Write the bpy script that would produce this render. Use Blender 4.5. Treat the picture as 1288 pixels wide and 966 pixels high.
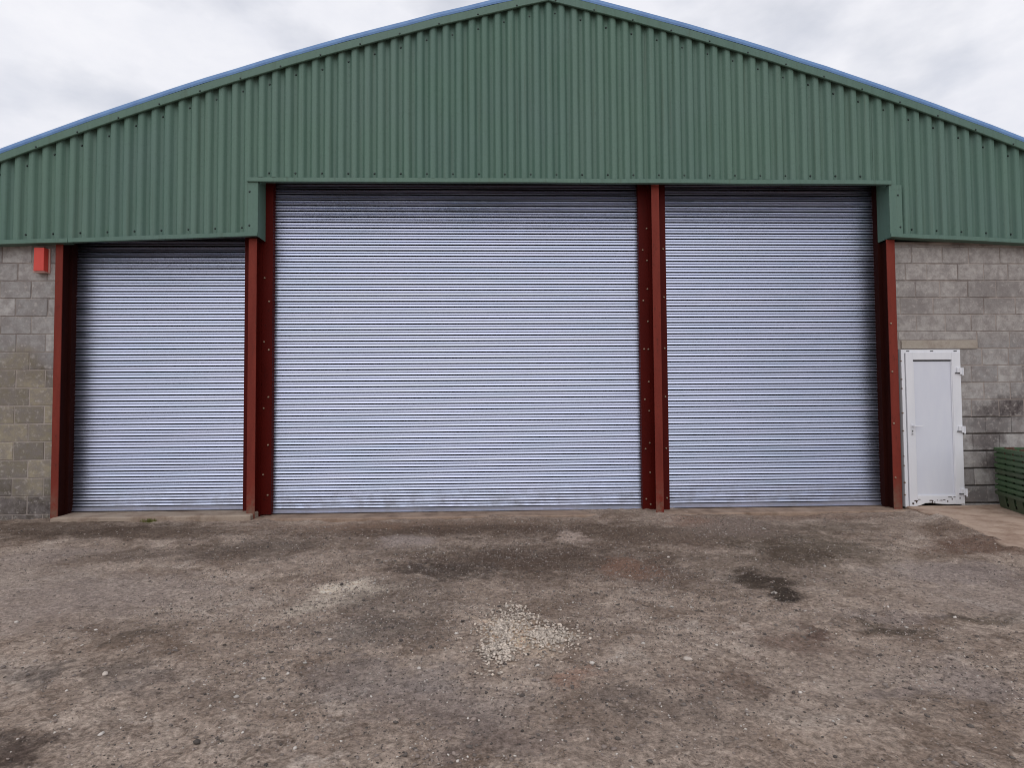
import bpy, bmesh, math, random
import numpy as np
from mathutils import Vector, Matrix

random.seed(7)
rng = np.random.default_rng(7)
scene = bpy.context.scene
for o in list(bpy.data.objects):
    bpy.data.objects.remove(o)
COL = scene.collection
R = math.radians

# ------------------------------------------------------------------ camera
cd = bpy.data.cameras.new('camera')
cam = bpy.data.objects.new('camera', cd)
COL.objects.link(cam)
cd.sensor_fit = 'HORIZONTAL'
cd.sensor_width = 36.0
cd.lens = 750.0 / 1288.0 * 36.0
cd.clip_start = 0.05
cd.clip_end = 3000.0
right = Vector((0.99948, -0.03147, -0.00693))
fwd = Vector((0.03169, 0.99885, 0.03593))
up = Vector((0.00579, -0.03613, 0.99933))
m3 = Matrix((right, up, -fwd)).transposed()
cam.matrix_world = Matrix.Translation((-0.726, -7.5235, 1.3151)) @ m3.to_4x4()
scene.camera = cam

# ------------------------------------------------------------------ light
SUN_DIR = Vector((-0.12, -0.75, 0.80)).normalized()
SUN_STRENGTH = 1.0
sun_el = math.asin(SUN_DIR.z)
sun_az = math.atan2(SUN_DIR.x, SUN_DIR.y)
sd = bpy.data.lights.new('sun', 'SUN')
sd.energy = SUN_STRENGTH
sd.angle = R(70)
sd.color = (1.0, 0.96, 0.92)
sun = bpy.data.objects.new('sun', sd)
COL.objects.link(sun)
sun.rotation_euler = SUN_DIR.to_track_quat('Z', 'Y').to_euler()
sun.location = (-20, -40, 40)

world = bpy.data.worlds.new('World')
scene.world = world
world.use_nodes = True
wn = world.node_tree
wn.nodes.clear()
w_out = wn.nodes.new('ShaderNodeOutputWorld')
w_bg = wn.nodes.new('ShaderNodeBackground')
w_bg.inputs['Strength'].default_value = 0.1
sky = wn.nodes.new('ShaderNodeTexSky')
sky.sky_type = 'NISHITA'
sky.sun_disc = False
sky.sun_elevation = sun_el
sky.sun_rotation = sun_az
w_tc = wn.nodes.new('ShaderNodeTexCoord')
w_map = wn.nodes.new('ShaderNodeMapping')
w_map.inputs['Scale'].default_value = (1.0, 1.0, 2.0)
w_map.inputs['Location'].default_value = (3.1, 0.4, 1.7)
w_n1 = wn.nodes.new('ShaderNodeTexNoise')
w_n1.inputs['Scale'].default_value = 4.2
w_n1.inputs['Detail'].default_value = 7.0
w_n1.inputs['Roughness'].default_value = 0.62
w_n2 = wn.nodes.new('ShaderNodeTexNoise')
w_n2.inputs['Scale'].default_value = 5.0
w_n2.inputs['Detail'].default_value = 5.0
w_cr = wn.nodes.new('ShaderNodeValToRGB')          # cloud brightness
w_cr.color_ramp.elements[0].position = 0.32
w_cr.color_ramp.elements[0].color = (7.9, 8.05, 8.8, 1)
w_cr.color_ramp.elements[1].position = 0.68
w_cr.color_ramp.elements[1].color = (9.3, 9.3, 9.75, 1)
w_cov = wn.nodes.new('ShaderNodeMapRange')         # thin places where the blue shows
w_cov.inputs['From Min'].default_value = 0.30
w_cov.inputs['From Max'].default_value = 0.52
w_cov.inputs['To Min'].default_value = 0.70
w_cov.inputs['To Max'].default_value = 1.0
w_mix = wn.nodes.new('ShaderNodeMixRGB')
L = wn.links.new
L(w_tc.outputs['Generated'], w_map.inputs['Vector'])
L(w_map.outputs['Vector'], w_n1.inputs['Vector'])
L(w_map.outputs['Vector'], w_n2.inputs['Vector'])
L(w_n1.outputs['Fac'], w_cr.inputs['Fac'])
L(w_n2.outputs['Fac'], w_cov.inputs['Value'])
L(w_cov.outputs['Result'], w_mix.inputs['Fac'])
L(sky.outputs['Color'], w_mix.inputs['Color1'])
L(w_cr.outputs['Color'], w_mix.inputs['Color2'])
L(w_mix.outputs['Color'], w_bg.inputs['Color'])
L(w_bg.outputs['Background'], w_out.inputs['Surface'])

scene.view_settings.view_transform = 'Standard'
scene.view_settings.look = 'None'
scene.view_settings.exposure = 0.0
scene.view_settings.gamma = 1.0
scene.view_settings.use_curve_mapping = False
scene.cycles.filter_width = 1.0

# ------------------------------------------------------------------ helpers
def lin(c):
    c = c / 255.0
    return c / 12.92 if c <= 0.04045 else ((c + 0.055) / 1.055) ** 2.4

def rgb(c, k=1.0):
    return tuple(lin(v) * k for v in c) + (1.0,)

class NT:
    """Small shorthand for building node materials."""
    def __init__(self, name):
        self.m = bpy.data.materials.new(name)
        self.m.use_nodes = True
        self.t = self.m.node_tree
        self.b = self.t.nodes['Principled BSDF']
    def n(self, kind, **kw):
        nd = self.t.nodes.new('ShaderNode' + kind)
        for k, v in kw.items():
            setattr(nd, k, v)
        return nd
    def l(self, a, b):
        self.t.links.new(a, b)
    def pos(self):
        if not hasattr(self, '_pos'):
            self._pos = self.n('NewGeometry').outputs['Position']
        return self._pos
    def obj(self):
        if not hasattr(self, '_obj'):
            self._obj = self.n('TexCoord').outputs['Object']
        return self._obj
    def rand(self):
        return self.n('ObjectInfo').outputs['Random']
    def mapping(self, vec, scale=(1, 1, 1), loc=(0, 0, 0), rot=(0, 0, 0), kind='POINT'):
        mp = self.n('Mapping', vector_type=kind)
        mp.inputs['Scale'].default_value = scale
        mp.inputs['Location'].default_value = loc
        mp.inputs['Rotation'].default_value = rot
        self.l(vec, mp.inputs['Vector'])
        return mp.outputs['Vector']
    def noise(self, vec, scale, detail=4.0, rough=0.55, out='Fac'):
        nz = self.n('TexNoise')
        nz.inputs['Scale'].default_value = scale
        nz.inputs['Detail'].default_value = detail
        nz.inputs['Roughness'].default_value = rough
        self.l(vec, nz.inputs['Vector'])
        return nz.outputs[out]
    def rng(self, v, a, b, c=0.0, d=1.0, smooth=False):
        mr = self.n('MapRange')
        if smooth:
            mr.interpolation_type = 'SMOOTHSTEP'
        for k, x in (('From Min', a), ('From Max', b), ('To Min', c), ('To Max', d)):
            mr.inputs[k].default_value = x
        self.l(v, mr.inputs['Value'])
        return mr.outputs['Result']
    def math(self, op, a, b=None):
        mt = self.n('Math', operation=op)
        for i, x in enumerate((a, b)):
            if x is None:
                continue
            if isinstance(x, (int, float)):
                mt.inputs[i].default_value = x
            else:
                self.l(x, mt.inputs[i])
        return mt.outputs[0]
    def mix(self, f, a, b, mode='MIX'):
        mx = self.n('MixRGB', blend_type=mode)
        for k, x in (('Fac', f), ('Color1', a), ('Color2', b)):
            if isinstance(x, (int, float)):
                mx.inputs[k].default_value = x
            elif isinstance(x, tuple):
                mx.inputs[k].default_value = x if len(x) == 4 else x + (1.0,)
            else:
                self.l(x, mx.inputs[k])
        return mx.outputs['Color']
    def bump(self, h, strength=0.3, dist=0.01):
        bp = self.n('Bump')
        bp.inputs['Strength'].default_value = strength
        bp.inputs['Distance'].default_value = dist
        self.l(h, bp.inputs['Height'])
        self.l(bp.outputs['Normal'], self.b.inputs['Normal'])
    def base(self, c):
        if isinstance(c, tuple):
            self.b.inputs['Base Color'].default_value = c if len(c) == 4 else c + (1.0,)
        else:
            self.l(c, self.b.inputs['Base Color'])
    def set(self, **kw):
        for k, v in kw.items():
            k = k.replace('_', ' ')
            if isinstance(v, (int, float, tuple)):
                self.b.inputs[k].default_value = v
            else:
                self.l(v, self.b.inputs[k])

def link(name, me, parent=None, mat=None):
    o = bpy.data.objects.new(name, me)
    COL.objects.link(o)
    if parent is not None:
        o.parent = parent
    if mat is not None and me is not None and not me.materials:
        me.materials.append(mat)
    return o

def tag(o, label=None, cat=None, group=None, kind=None):
    for k, v in (('label', label), ('category', cat), ('group', group), ('kind', kind)):
        if v:
            o[k] = v
    return o

def thing(name, label, cat, loc=(0, 0, 0), rz=0.0, group=None):
    o = bpy.data.objects.new(name, None)
    COL.objects.link(o)
    o.location = loc
    o.rotation_euler = (0, 0, rz)
    o.empty_display_size = 0.2
    return tag(o, label, cat, group)

class MB:
    """Collects simple shapes and links them as one mesh object."""
    def __init__(self):
        self.v, self.f = [], []
    def add(self, vs, fs):
        k = len(self.v)
        self.v += [tuple(x) for x in vs]
        self.f += [tuple(i + k for i in f) for f in fs]
    def box(self, x0, x1, y0, y1, z0, z1):
        self.add([(x0, y0, z0), (x1, y0, z0), (x1, y1, z0), (x0, y1, z0), (x0, y0, z1), (x1, y0, z1), (x1, y1, z1), (x0, y1, z1)],
                 [(0, 3, 2, 1), (4, 5, 6, 7), (0, 1, 5, 4), (1, 2, 6, 5), (2, 3, 7, 6), (3, 0, 4, 7)])
    def prism(self, pts, y0, y1):
        """an (x, z) outline, counter-clockwise seen from -y, given depth along y"""
        n = len(pts)
        vs = [(x, y0, z) for x, z in pts] + [(x, y1, z) for x, z in pts]
        fs = [tuple(range(n)), tuple(range(2 * n - 1, n - 1, -1))]
        fs += [((i + 1) % n, i, i + n, (i + 1) % n + n) for i in range(n)]
        self.add(vs, fs)
    def rod(self, c, axis, r, h, n=8, r2=None):
        c = Vector(c); a = Vector(axis).normalized(); r2 = r if r2 is None else r2
        u = a.orthogonal().normalized(); w = a.cross(u)
        vs = []
        for rr, t in ((r, 0.0), (r2, h)):
            for i in range(n):
                an = 2 * math.pi * i / n
                vs.append(c + a * t + (u * math.cos(an) + w * math.sin(an)) * rr)
        self.add(vs, [tuple(range(n - 1, -1, -1)), tuple(range(n, 2 * n))] + [(i, (i + 1) % n, (i + 1) % n + n, i + n) for i in range(n)])
    def build(self, name, mat, parent=None, bevel=0.0, smooth=False):
        me = bpy.data.meshes.new(name)
        me.from_pydata(self.v, [], self.f)
        me.validate()
        o = link(name, me, parent, mat)
        if smooth:
            for p in me.polygons:
                p.use_smooth = True
        if bevel:
            b = o.modifiers.new('bevel', 'BEVEL')
            b.width = bevel; b.segments = 2; b.limit_method = 'ANGLE'
        return o

def vnoise(x, y, seed=0):
    """smooth lattice noise in 0..1 for numpy arrays"""
    xi = np.floor(x).astype(np.int64); yi = np.floor(y).astype(np.int64)
    fx = x - xi; fy = y - yi
    fx = fx * fx * (3 - 2 * fx); fy = fy * fy * (3 - 2 * fy)
    def h(a, b):
        n = (a * 374761393 + b * 668265263 + seed * 1442695041) & 0xFFFFFFFF
        n = ((n ^ (n >> 13)) * 1274126177) & 0xFFFFFFFF
        return ((n ^ (n >> 16)) & 0xFFFF) / 65535.0
    return (h(xi, yi) * (1 - fx) + h(xi + 1, yi) * fx) * (1 - fy) + (h(xi, yi + 1) * (1 - fx) + h(xi + 1, yi + 1) * fx) * fy

def sstep(a, b, x):
    t = np.clip((x - a) / (b - a), 0, 1)
    return t * t * (3 - 2 * t)

# ------------------------------------------------------------------ materials
PATCHES = [(-1.0,-0.8,2.4,0.55,(84,66,54),0.9),(1.2,-1.3,1.6,0.6,(92,74,62),0.7),(-4.6,-0.75,1.6,0.5,(90,74,62),0.8),(-5.0,-2.6,1.3,0.6,(150,138,130),0.6),(-4.0,-3.4,1.0,0.5,(146,132,124),0.5),(3.0,-3.4,0.9,0.5,(146,134,128),0.5),(-0.38,-2.15,1.6,0.7,(78,62,52),0.85),(-1.13,-2.53,0.46,0.33,(70,60,54),0.7),(0.56,-1.01,0.77,0.49,(100,84,72),0.6),(0.6,-2.74,0.44,0.44,(92,72,62),0.6),(0.41,-2.42,0.27,0.4,(140,108,92),0.7),(1.42,-2.85,0.27,0.34,(26,21,17),1.1),(1.36,-3.17,0.19,0.18,(30,24,20),1.1),(2.27,-1.91,0.82,0.68,(76,66,52),0.75),(1.87,-2.19,0.49,0.44,(72,60,50),0.6),(1.4,-2.67,0.96,0.69,(105,90,78),0.5),(1.68,-3.85,0.18,0.12,(74,64,54),0.85),(2.29,-3.68,0.13,0.09,(62,52,46),0.85),(2.46,-3.74,0.3,0.14,(92,80,64),0.7),(1.19,-3.88,0.11,0.18,(84,60,52),0.75),(1.0,-4.09,0.23,0.25,(112,90,80),0.6),(-3.15,-4.27,0.21,0.17,(88,79,75),0.6),(-2.97,-4.33,0.09,0.21,(82,74,70),0.6),(-2.69,-4.3,0.14,0.12,(82,70,63),0.65),(-2.42,-4.37,0.15,0.13,(92,82,79),0.55),(-2.98,-1.59,0.7,0.47,(82,70,62),0.7),(-3.9,-1.84,0.9,0.3,(95,82,74),0.6),(-5.84,-0.47,1.49,0.66,(80,66,56),0.7),(-6.91,0.45,0.42,0.48,(45,40,34),0.9),(-2.81,-3.83,0.19,0.13,(86,74,64),0.7),(-1.75,-2.95,0.24,0.22,(192,180,166),1.1),(-1.95,-3.25,0.22,0.24,(186,174,160),1.05),(-2.1,-3.5,0.2,0.2,(164,150,138),0.7),(-1.95,-3.27,0.33,0.24,(150,138,128),0.6),(0.07,-1.14,0.15,0.39,(170,155,145),0.7),(-1.63,-1.33,0.33,0.33,(150,140,136),0.6),(-1.48,-3.75,0.35,0.38,(84,76,72),0.65),(-1.43,-3.13,0.52,0.44,(100,88,80),0.55),(-0.57,-3.88,0.24,0.34,(186,166,146),1.0),(-0.33,-4.56,0.16,0.15,(150,112,94),0.6),(-0.96,-4.67,0.48,0.31,(128,118,116),0.5),(0.04,-4.86,0.63,0.41,(136,122,112),0.45),(-3.53,-2.92,0.96,0.52,(146,134,128),0.6),(-4.88,-1.79,0.53,0.43,(146,134,128),0.55),(2.99,-2.76,0.69,0.4,(134,124,122),0.6),(1.19,-4.52,0.64,0.39,(146,132,122),0.5),(1.67,-4.63,0.31,0.33,(140,130,128),0.5),(3.94,-1.95,0.66,0.43,(104,76,62),0.85),(4.11,-1.24,0.41,0.39,(104,82,68),0.7),(1.94,-0.85,0.79,0.61,(126,112,104),0.75),(2.92,-1.04,0.68,0.41,(92,80,68),0.6),(1.61,-0.5,0.37,0.38,(140,112,96),0.7),(3.17,-0.25,1.05,0.31,(130,110,98),0.7),(-2.5,-0.46,1.21,0.38,(132,108,92),0.7),(-0.93,-0.33,1.9,0.35,(124,104,90),0.6),(-2.61,-5.07,0.19,0.12,(66,54,50),0.8),(-2.12,-4.62,0.45,0.23,(136,122,112),0.4),(-0.67,-5.02,0.39,0.18,(122,110,106),0.5),(-0.07,-4.71,0.15,0.09,(84,74,70),0.5),(0.17,-4.79,0.22,0.1,(96,84,78),0.4),(-1.3,-4.41,0.45,0.24,(132,124,122),0.5),(-2.32,-3.7,0.55,0.27,(140,124,112),0.5),(0.51,-5.12,0.28,0.13,(140,122,108),0.5),(0.36,-4.57,0.27,0.17,(110,90,80),0.45),(1.22,-4.77,0.29,0.06,(112,102,100),0.5),(1.88,-3.63,0.41,0.15,(140,130,128),0.4)]

def mat_ground():
    t = NT('yard_dirt')
    P = t.pos()
    warp = t.noise(P, 2.3, 5, 0.65, 'Color')
    wv = t.n('VectorMath', operation='MULTIPLY_ADD')
    t.l(warp, wv.inputs[0]); wv.inputs[1].default_value = (0.9, 0.9, 0.0); wv.inputs[2].default_value = (-0.45, -0.45, 0.0)
    wa = t.n('VectorMath', operation='ADD')
    t.l(P, wa.inputs[0]); t.l(wv.outputs[0], wa.inputs[1])
    V = wa.outputs[0]
    n1 = t.noise(P, 0.9, 6, 0.6)
    n2 = t.noise(P, 5.0, 6, 0.7)
    n3 = t.noise(P, 38.0, 5, 0.75)
    c = t.mix(t.rng(n1, 0.35, 0.65), rgb((158, 141, 128)), rgb((187, 171, 158)))
    c = t.mix(t.rng(n2, 0.40, 0.72, 0.0, 0.6), c, rgb((114, 99, 89)))
    nd = t.noise(V, 1.7, 7, 0.68)
    c = t.mix(t.rng(nd, 0.50, 0.62, 0.0, 0.62), c, rgb((104, 86, 73)))
    c = t.mix(t.rng(nd, 0.44, 0.34, 0.0, 0.6), c, rgb((186, 174, 164)))
    nm = t.noise(V, 11.0, 6, 0.75)
    c = t.mix(t.rng(nm, 0.50, 0.64, 0.0, 0.7), c, rgb((98, 82, 71)))
    c = t.mix(t.rng(nm, 0.46, 0.32, 0.0, 0.45), c, rgb((192, 178, 165)))
    edge = t.noise(P, 9.0, 5, 0.75)
    for (x, y, rx, ry, col, s) in PATCHES:
        mp = t.mapping(V, (rx, ry, 4.0), (x, y, -0.06), kind='TEXTURE')
        ln = t.n('VectorMath', operation='LENGTH'); t.l(mp, ln.inputs[0])
        d = t.math('ADD', ln.outputs['Value'], t.rng(edge, 0.2, 0.8, -0.55, 0.55))
        c = t.mix(t.rng(d, 1.25, 0.35, 0.0, s * 0.9, True), c, rgb(col, 0.85 if sum(col) < 285 else 1.45 if sum(col) > 420 else 1.08))
    c = t.mix(0.62, c, t.mix(t.rng(n3, 0.32, 0.68), (0.08, 0.07, 0.06), (0.92, 0.91, 0.90)), 'OVERLAY')
    n4 = t.noise(P, 120.0, 3, 0.7)
    c = t.mix(t.rng(n4, 0.58, 0.72, 0.0, 0.7), c, rgb((74, 62, 55)))
    c = t.mix(t.rng(t.noise(P, 95.0, 2, 0.6), 0.66, 0.78, 0.0, 0.6), c, rgb((178, 168, 158)))
    t.base(c)
    t.set(Roughness=0.95)
    t.b.inputs['Specular IOR Level'].default_value = 0.2
    h = t.math('ADD', t.math('MULTIPLY', n3, 0.7), t.math('MULTIPLY', n4, 0.5))
    t.bump(h, 1.0, 0.02)
    return t.m

def mat_concrete(name, a, b, dirt=None):
    t = NT(name)
    P = t.pos()
    c = t.mix(t.rng(t.noise(P, 2.5, 6, 0.65), 0.3, 0.7), rgb(a), rgb(b))
    if dirt:
        c = t.mix(t.rng(t.noise(P, 4.0, 6, 0.7), 0.46, 0.66, 0.0, 0.85), c, rgb(dirt))
    fine = t.noise(P, 60.0, 4, 0.7)
    c = t.mix(0.4, c, t.mix(fine, (0.2, 0.2, 0.2), (0.8, 0.8, 0.8)), 'OVERLAY')
    t.base(c)
    t.set(Roughness=0.9)
    t.bump(fine, 0.5, 0.006)
    return t.m

def mat_block():
    t = NT('concrete_block')
    P = t.pos()
    r = t.rand()
    sx = t.n('SeparateXYZ'); t.l(P, sx.inputs[0])
    c = t.mix(r, rgb((134, 132, 131)), rgb((170, 167, 164)))
    # algae-stained courses low on the left-hand wall
    lo = t.math('MULTIPLY', t.rng(t.math('ADD', sx.outputs['Z'], t.rng(t.noise(P, 2.0, 4), 0.3, 0.7, -0.25, 0.25)), 2.15, 1.8, 0.0, 0.75, True), t.rng(sx.outputs['X'], -5.0, -6.0))
    olive = t.mix(r, rgb((98, 88, 66)), rgb((152, 139, 108)))
    c = t.mix(lo, c, olive)
    # weathered brown upper courses on the right-hand wall
    up = t.math('MULTIPLY', t.rng(t.math('ADD', sx.outputs['Z'], t.rng(t.noise(P, 1.5, 4), 0.3, 0.7, -0.2, 0.2)), 1.9, 2.2, 0.0, 0.55, True), t.rng(sx.outputs['X'], 4.0, 4.4))
    c = t.mix(up, c, rgb((168, 162, 157)))
    # damp stains
    for (x, z, rx, rz, s) in ((5.95, 1.21, 0.46, 0.12, 0.85), (6.25, 1.26, 0.40, 0.18, 0.9), (5.8, 1.0, 0.40, 0.14, 0.6), (5.74, 0.80, 0.26, 0.16, 0.85), (5.82, 0.55, 0.20, 0.20, 0.85), (4.8, 2.6, 0.3, 0.2, 0.35), (5.9, 2.75, 0.5, 0.25, 0.35), (-6.75, 0.32, 0.35, 0.2, 0.4), (-6.45, 1.75, 0.25, 0.12, 0.35), (5.6, 0.1, 0.3, 0.1, 0.5), (-6.6, 0.05, 0.6, 0.2, 0.85), (6.4, 1.75, 0.3, 0.25, 0.3)):
        mp = t.mapping(P, (rx, 1.0, rz), (x, 0.1, z), kind='TEXTURE')
        ln = t.n('VectorMath', operation='LENGTH'); t.l(mp, ln.inputs[0])
        d = t.math('ADD', ln.outputs['Value'], t.rng(t.noise(P, 7.0, 5, 0.7), 0.2, 0.8, -0.6, 0.6))
        c = t.mix(t.rng(d, 1.3, 0.4, 0.0, s, True), c, rgb((62, 54, 54)))
    pits = t.noise(P, 75.0, 4, 0.75)
    blot = t.noise(P, 9.0, 5, 0.65)
    c = t.mix(t.rng(blot, 0.38, 0.60, 0.0, 0.65), c, rgb((120, 113, 111)))
    c = t.mix(t.rng(t.noise(P, 16.0, 5, 0.7), 0.54, 0.70, 0.0, 0.6), c, rgb((184, 177, 171)))
    c = t.mix(0.4, c, t.mix(pits, (0.22, 0.22, 0.22), (0.78, 0.78, 0.78)), 'OVERLAY')
    t.base(c)
    t.set(Roughness=0.95)
    t.bump(t.math('ADD', pits, t.math('MULTIPLY', blot, 1.5)), 0.6, 0.008)
    return t.m

def mat_mortar():
    t = NT('mortar')
    P = t.pos()
    sx = t.n('SeparateXYZ'); t.l(P, sx.inputs[0])
    c = t.mix(t.rng(t.noise(P, 5.0, 5), 0.35, 0.65), rgb((160, 150, 143)), rgb((138, 128, 122)))
    c = t.mix(t.math('MULTIPLY', t.rng(sx.outputs['Z'], 1.9, 2.3, 0.0, 0.8), t.rng(t.noise(P, 3.0, 4), 0.48, 0.6)), c, rgb((104, 94, 90)))
    t.base(c)
    t.set(Roughness=0.95)
    t.bump(t.noise(P, 90.0, 3, 0.7), 0.5, 0.005)
    return t.m

def mat_green():
    t = NT('green_coated_steel')
    P = t.pos()
    streak = t.noise(t.mapping(P, (9.0, 9.0, 0.5)), 1.6, 5, 0.6)
    big = t.noise(P, 0.7, 4, 0.6)
    c = t.mix(t.rng(streak, 0.3, 0.7), rgb((74, 105, 92)), rgb((90, 119, 106)))
    c = t.mix(t.rng(big, 0.4, 0.65, 0.0, 0.4), c, rgb((90, 112, 109)))
    r = t.rand()
    c = t.mix(t.rng(r, 0, 1, 0.0, 0.22), c, rgb((106, 129, 114)))
    sp = t.noise(P, 26.0, 4, 0.7)
    c = t.mix(t.rng(sp, 0.56, 0.74, 0.0, 0.4), c, rgb((66, 84, 74)))
    run = t.noise(t.mapping(P, (14.0, 14.0, 0.35)), 1.3, 4, 0.6)
    c = t.mix(t.rng(run, 0.56, 0.72, 0.0, 0.4), c, rgb((72, 88, 72)))
    t.base(c)
    t.set(Roughness=t.rng(streak, 0.3, 0.7, 0.48, 0.62))
    t.b.inputs['Specular IOR Level'].default_value = 0.35
    t.bump(t.noise(P, 3.0, 3), 0.15, 0.02)
    return t.m

def mat_paint(name, a, b, rough=0.5, wear=None, metallic=0.0):
    t = NT(name)
    P = t.pos()
    n = t.noise(t.mapping(P, (5, 5, 1.2)), 1.5, 5, 0.6)
    c = t.mix(t.rng(n, 0.3, 0.7), rgb(a), rgb(b))
    if wear:
        c = t.mix(t.rng(t.noise(P, 14.0, 6, 0.75), 0.60, 0.72, 0.0, 0.8), c, rgb(wear))
    t.base(c)
    t.set(Roughness=rough, Metallic=metallic)
    t.bump(t.noise(P, 40.0, 3), 0.12, 0.004)
    return t.m

def mat_galv():
    t = NT('galvanised_steel')
    O = t.obj()
    r = t.rand()
    off = t.n('CombineXYZ')
    t.l(t.math('MULTIPLY', r, 37.0), off.inputs[0]); t.l(t.math('MULTIPLY', r, 91.0), off.inputs[2])
    add = t.n('VectorMath', operation='ADD'); t.l(O, add.inputs[0]); t.l(off.outputs[0], add.inputs[1])
    V = add.outputs[0]
    long_n = t.noise(t.mapping(V, (0.9, 5.0, 5.0)), 1.0, 3, 0.5)
    sp = t.noise(t.mapping(V, (2.5, 25.0, 25.0)), 1.0, 3, 0.55)
    tint = t.mix(t.rng(t.noise(t.pos(), 1.1, 3), 0.35, 0.65), (0.47, 0.51, 0.66), (0.43, 0.49, 0.61))
    c = t.mix(t.rng(long_n, 0.3, 0.7), tint, (0.55, 0.58, 0.72))
    c = t.mix(t.rng(sp, 0.55, 0.75, 0.0, 0.35), c, (0.40, 0.43, 0.54))
    sx = t.n('SeparateXYZ'); t.l(t.pos(), sx.inputs[0])
    mud = t.math('MULTIPLY', t.rng(sx.outputs['Z'], 0.35, 0.0, 0.0, 0.4), t.rng(t.noise(t.pos(), 6.0, 5, 0.7), 0.4, 0.65))
    c = t.mix(mud, c, (0.26, 0.23, 0.20))
    t.base(c)
    t.set(Metallic=1.0, Roughness=t.math('ADD', t.rng(long_n, 0.25, 0.75, 0.30, 0.42), t.math('MULTIPLY', mud, 0.4)))
    t.bump(long_n, 0.45, 0.010)
    return t.m

def mat_stone(name):
    t = NT(name)
    a = t.n('Attribute', attribute_name='tone')
    P = t.pos()
    c = t.mix(0.5, a.outputs['Color'], t.mix(t.noise(P, 60.0, 3), (0.25, 0.25, 0.25), (0.75, 0.75, 0.75)), 'OVERLAY')
    t.base(c)
    t.set(Roughness=0.9)
    return t.m

M_GROUND = mat_ground()
M_APRON = mat_concrete('apron_concrete', (160, 138, 122), (180, 158, 140), (128, 101, 83))
M_SILL = mat_concrete('sill_concrete', (142, 126, 112), (164, 149, 134), (116, 95, 80))
M_DIRTYSILL = mat_concrete('dirty_sill_concrete', (140, 118, 102), (158, 138, 122), (108, 88, 74))
M_LINTEL = mat_concrete('lintel_concrete', (150, 142, 131), (164, 155, 144), (134, 122, 112))
M_BLOCK = mat_block()
M_MORTAR = mat_mortar()
M_GREEN = mat_green()
M_BLUE = mat_paint('fringe_blue_edge', (84, 122, 172), (98, 138, 186), 0.45)  # blue lens fringe at the sky edge painted into the capping colour
def mat_post():
    t = NT('red_oxide_paint')
    P = t.pos()
    n = t.noise(t.mapping(P, (6, 6, 1.0)), 1.5, 5, 0.6)
    c = t.mix(t.rng(n, 0.3, 0.7), rgb((104, 38, 29)), rgb((122, 49, 38)))
    c = t.mix(t.rng(t.noise(t.mapping(P, (1, 1, 0.4)), 22.0, 6, 0.75), 0.57, 0.70, 0.0, 0.75), c, rgb((72, 34, 26)))
    c = t.mix(t.rng(t.noise(P, 30.0, 5, 0.7), 0.66, 0.74, 0.0, 0.5), c, rgb((150, 88, 62)))
    sx = t.n('SeparateXYZ'); t.l(P, sx.inputs[0])
    mud = t.math('MULTIPLY', t.rng(sx.outputs['Z'], 0.42, 0.0, 0.0, 0.8, True), t.rng(t.noise(P, 9.0, 5, 0.7), 0.38, 0.62))
    c = t.mix(mud, c, rgb((112, 92, 78)))
    t.base(c)
    t.set(Roughness=0.7)
    t.b.inputs['Specular IOR Level'].default_value = 0.2
    t.bump(t.noise(P, 25.0, 4, 0.7), 0.25, 0.004)
    return t.m
M_RED = mat_post()
M_REDSHADE = mat_paint('shaded_red_oxide_paint', (70, 8, 3), (80, 12, 5), 0.6, (42, 10, 7))  # guide primer, made darker to hold the recess shade of webs and plates
M_REDSHADE.node_tree.nodes['Principled BSDF'].inputs['Specular IOR Level'].default_value = 0.12
M_JAMBSHADE = mat_paint('jamb_shade_brown', (40, 13, 10), (50, 18, 13), 0.7, (30, 14, 12))  # near-black brown holds the painted shade inside the outer posts
M_JAMBSHADE.node_tree.nodes['Principled BSDF'].inputs['Specular IOR Level'].default_value = 0.1
M_GALV = mat_galv()
M_BOLT = mat_paint('zinc_bolt', (150, 132, 112), (180, 162, 140), 0.5, None, 0.4)
M_FIXING = mat_paint('dark_fixing_cap', (26, 40, 38), (34, 48, 46), 0.5)
M_BLACK = mat_paint('black_gap', (20, 18, 18), (26, 24, 24), 0.8)
M_WHITE = mat_paint('white_plastic', (208, 210, 216), (218, 219, 223), 0.35, None)
M_PANEL = mat_paint('white_door_panel', (201, 204, 215), (208, 211, 219), 0.4, None)
M_ROOF = mat_paint('roof_sheet', (96, 104, 104), (112, 118, 116), 0.7)
M_ALARM = mat_paint('red_plastic', (188, 58, 48), (202, 68, 56), 0.6, (150, 60, 52))
M_ALARMBASE = mat_paint('pale_plastic', (190, 150, 140), (200, 160, 150), 0.5)
M_CRATE = mat_paint('green_plastic', (58, 84, 55), (70, 96, 64), 0.45, (84, 90, 66))
M_CRATE2 = mat_paint('dull_green_plastic', (60, 76, 54), (72, 86, 62), 0.5, (86, 84, 64))
M_DEBRIS = mat_paint('brown_debris', (74, 52, 42), (96, 70, 56), 0.95)
M_STONE = mat_stone('loose_stone')
M_WEED = mat_paint('weed_green', (88, 92, 40), (106, 104, 52), 0.8)
M_FOAM = mat_paint('old_foam', (128, 104, 78), (96, 76, 58), 0.9)
M_SCUFF = mat_paint('scuffed_plastic', (34, 28, 26), (70, 52, 42), 0.9)

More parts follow.
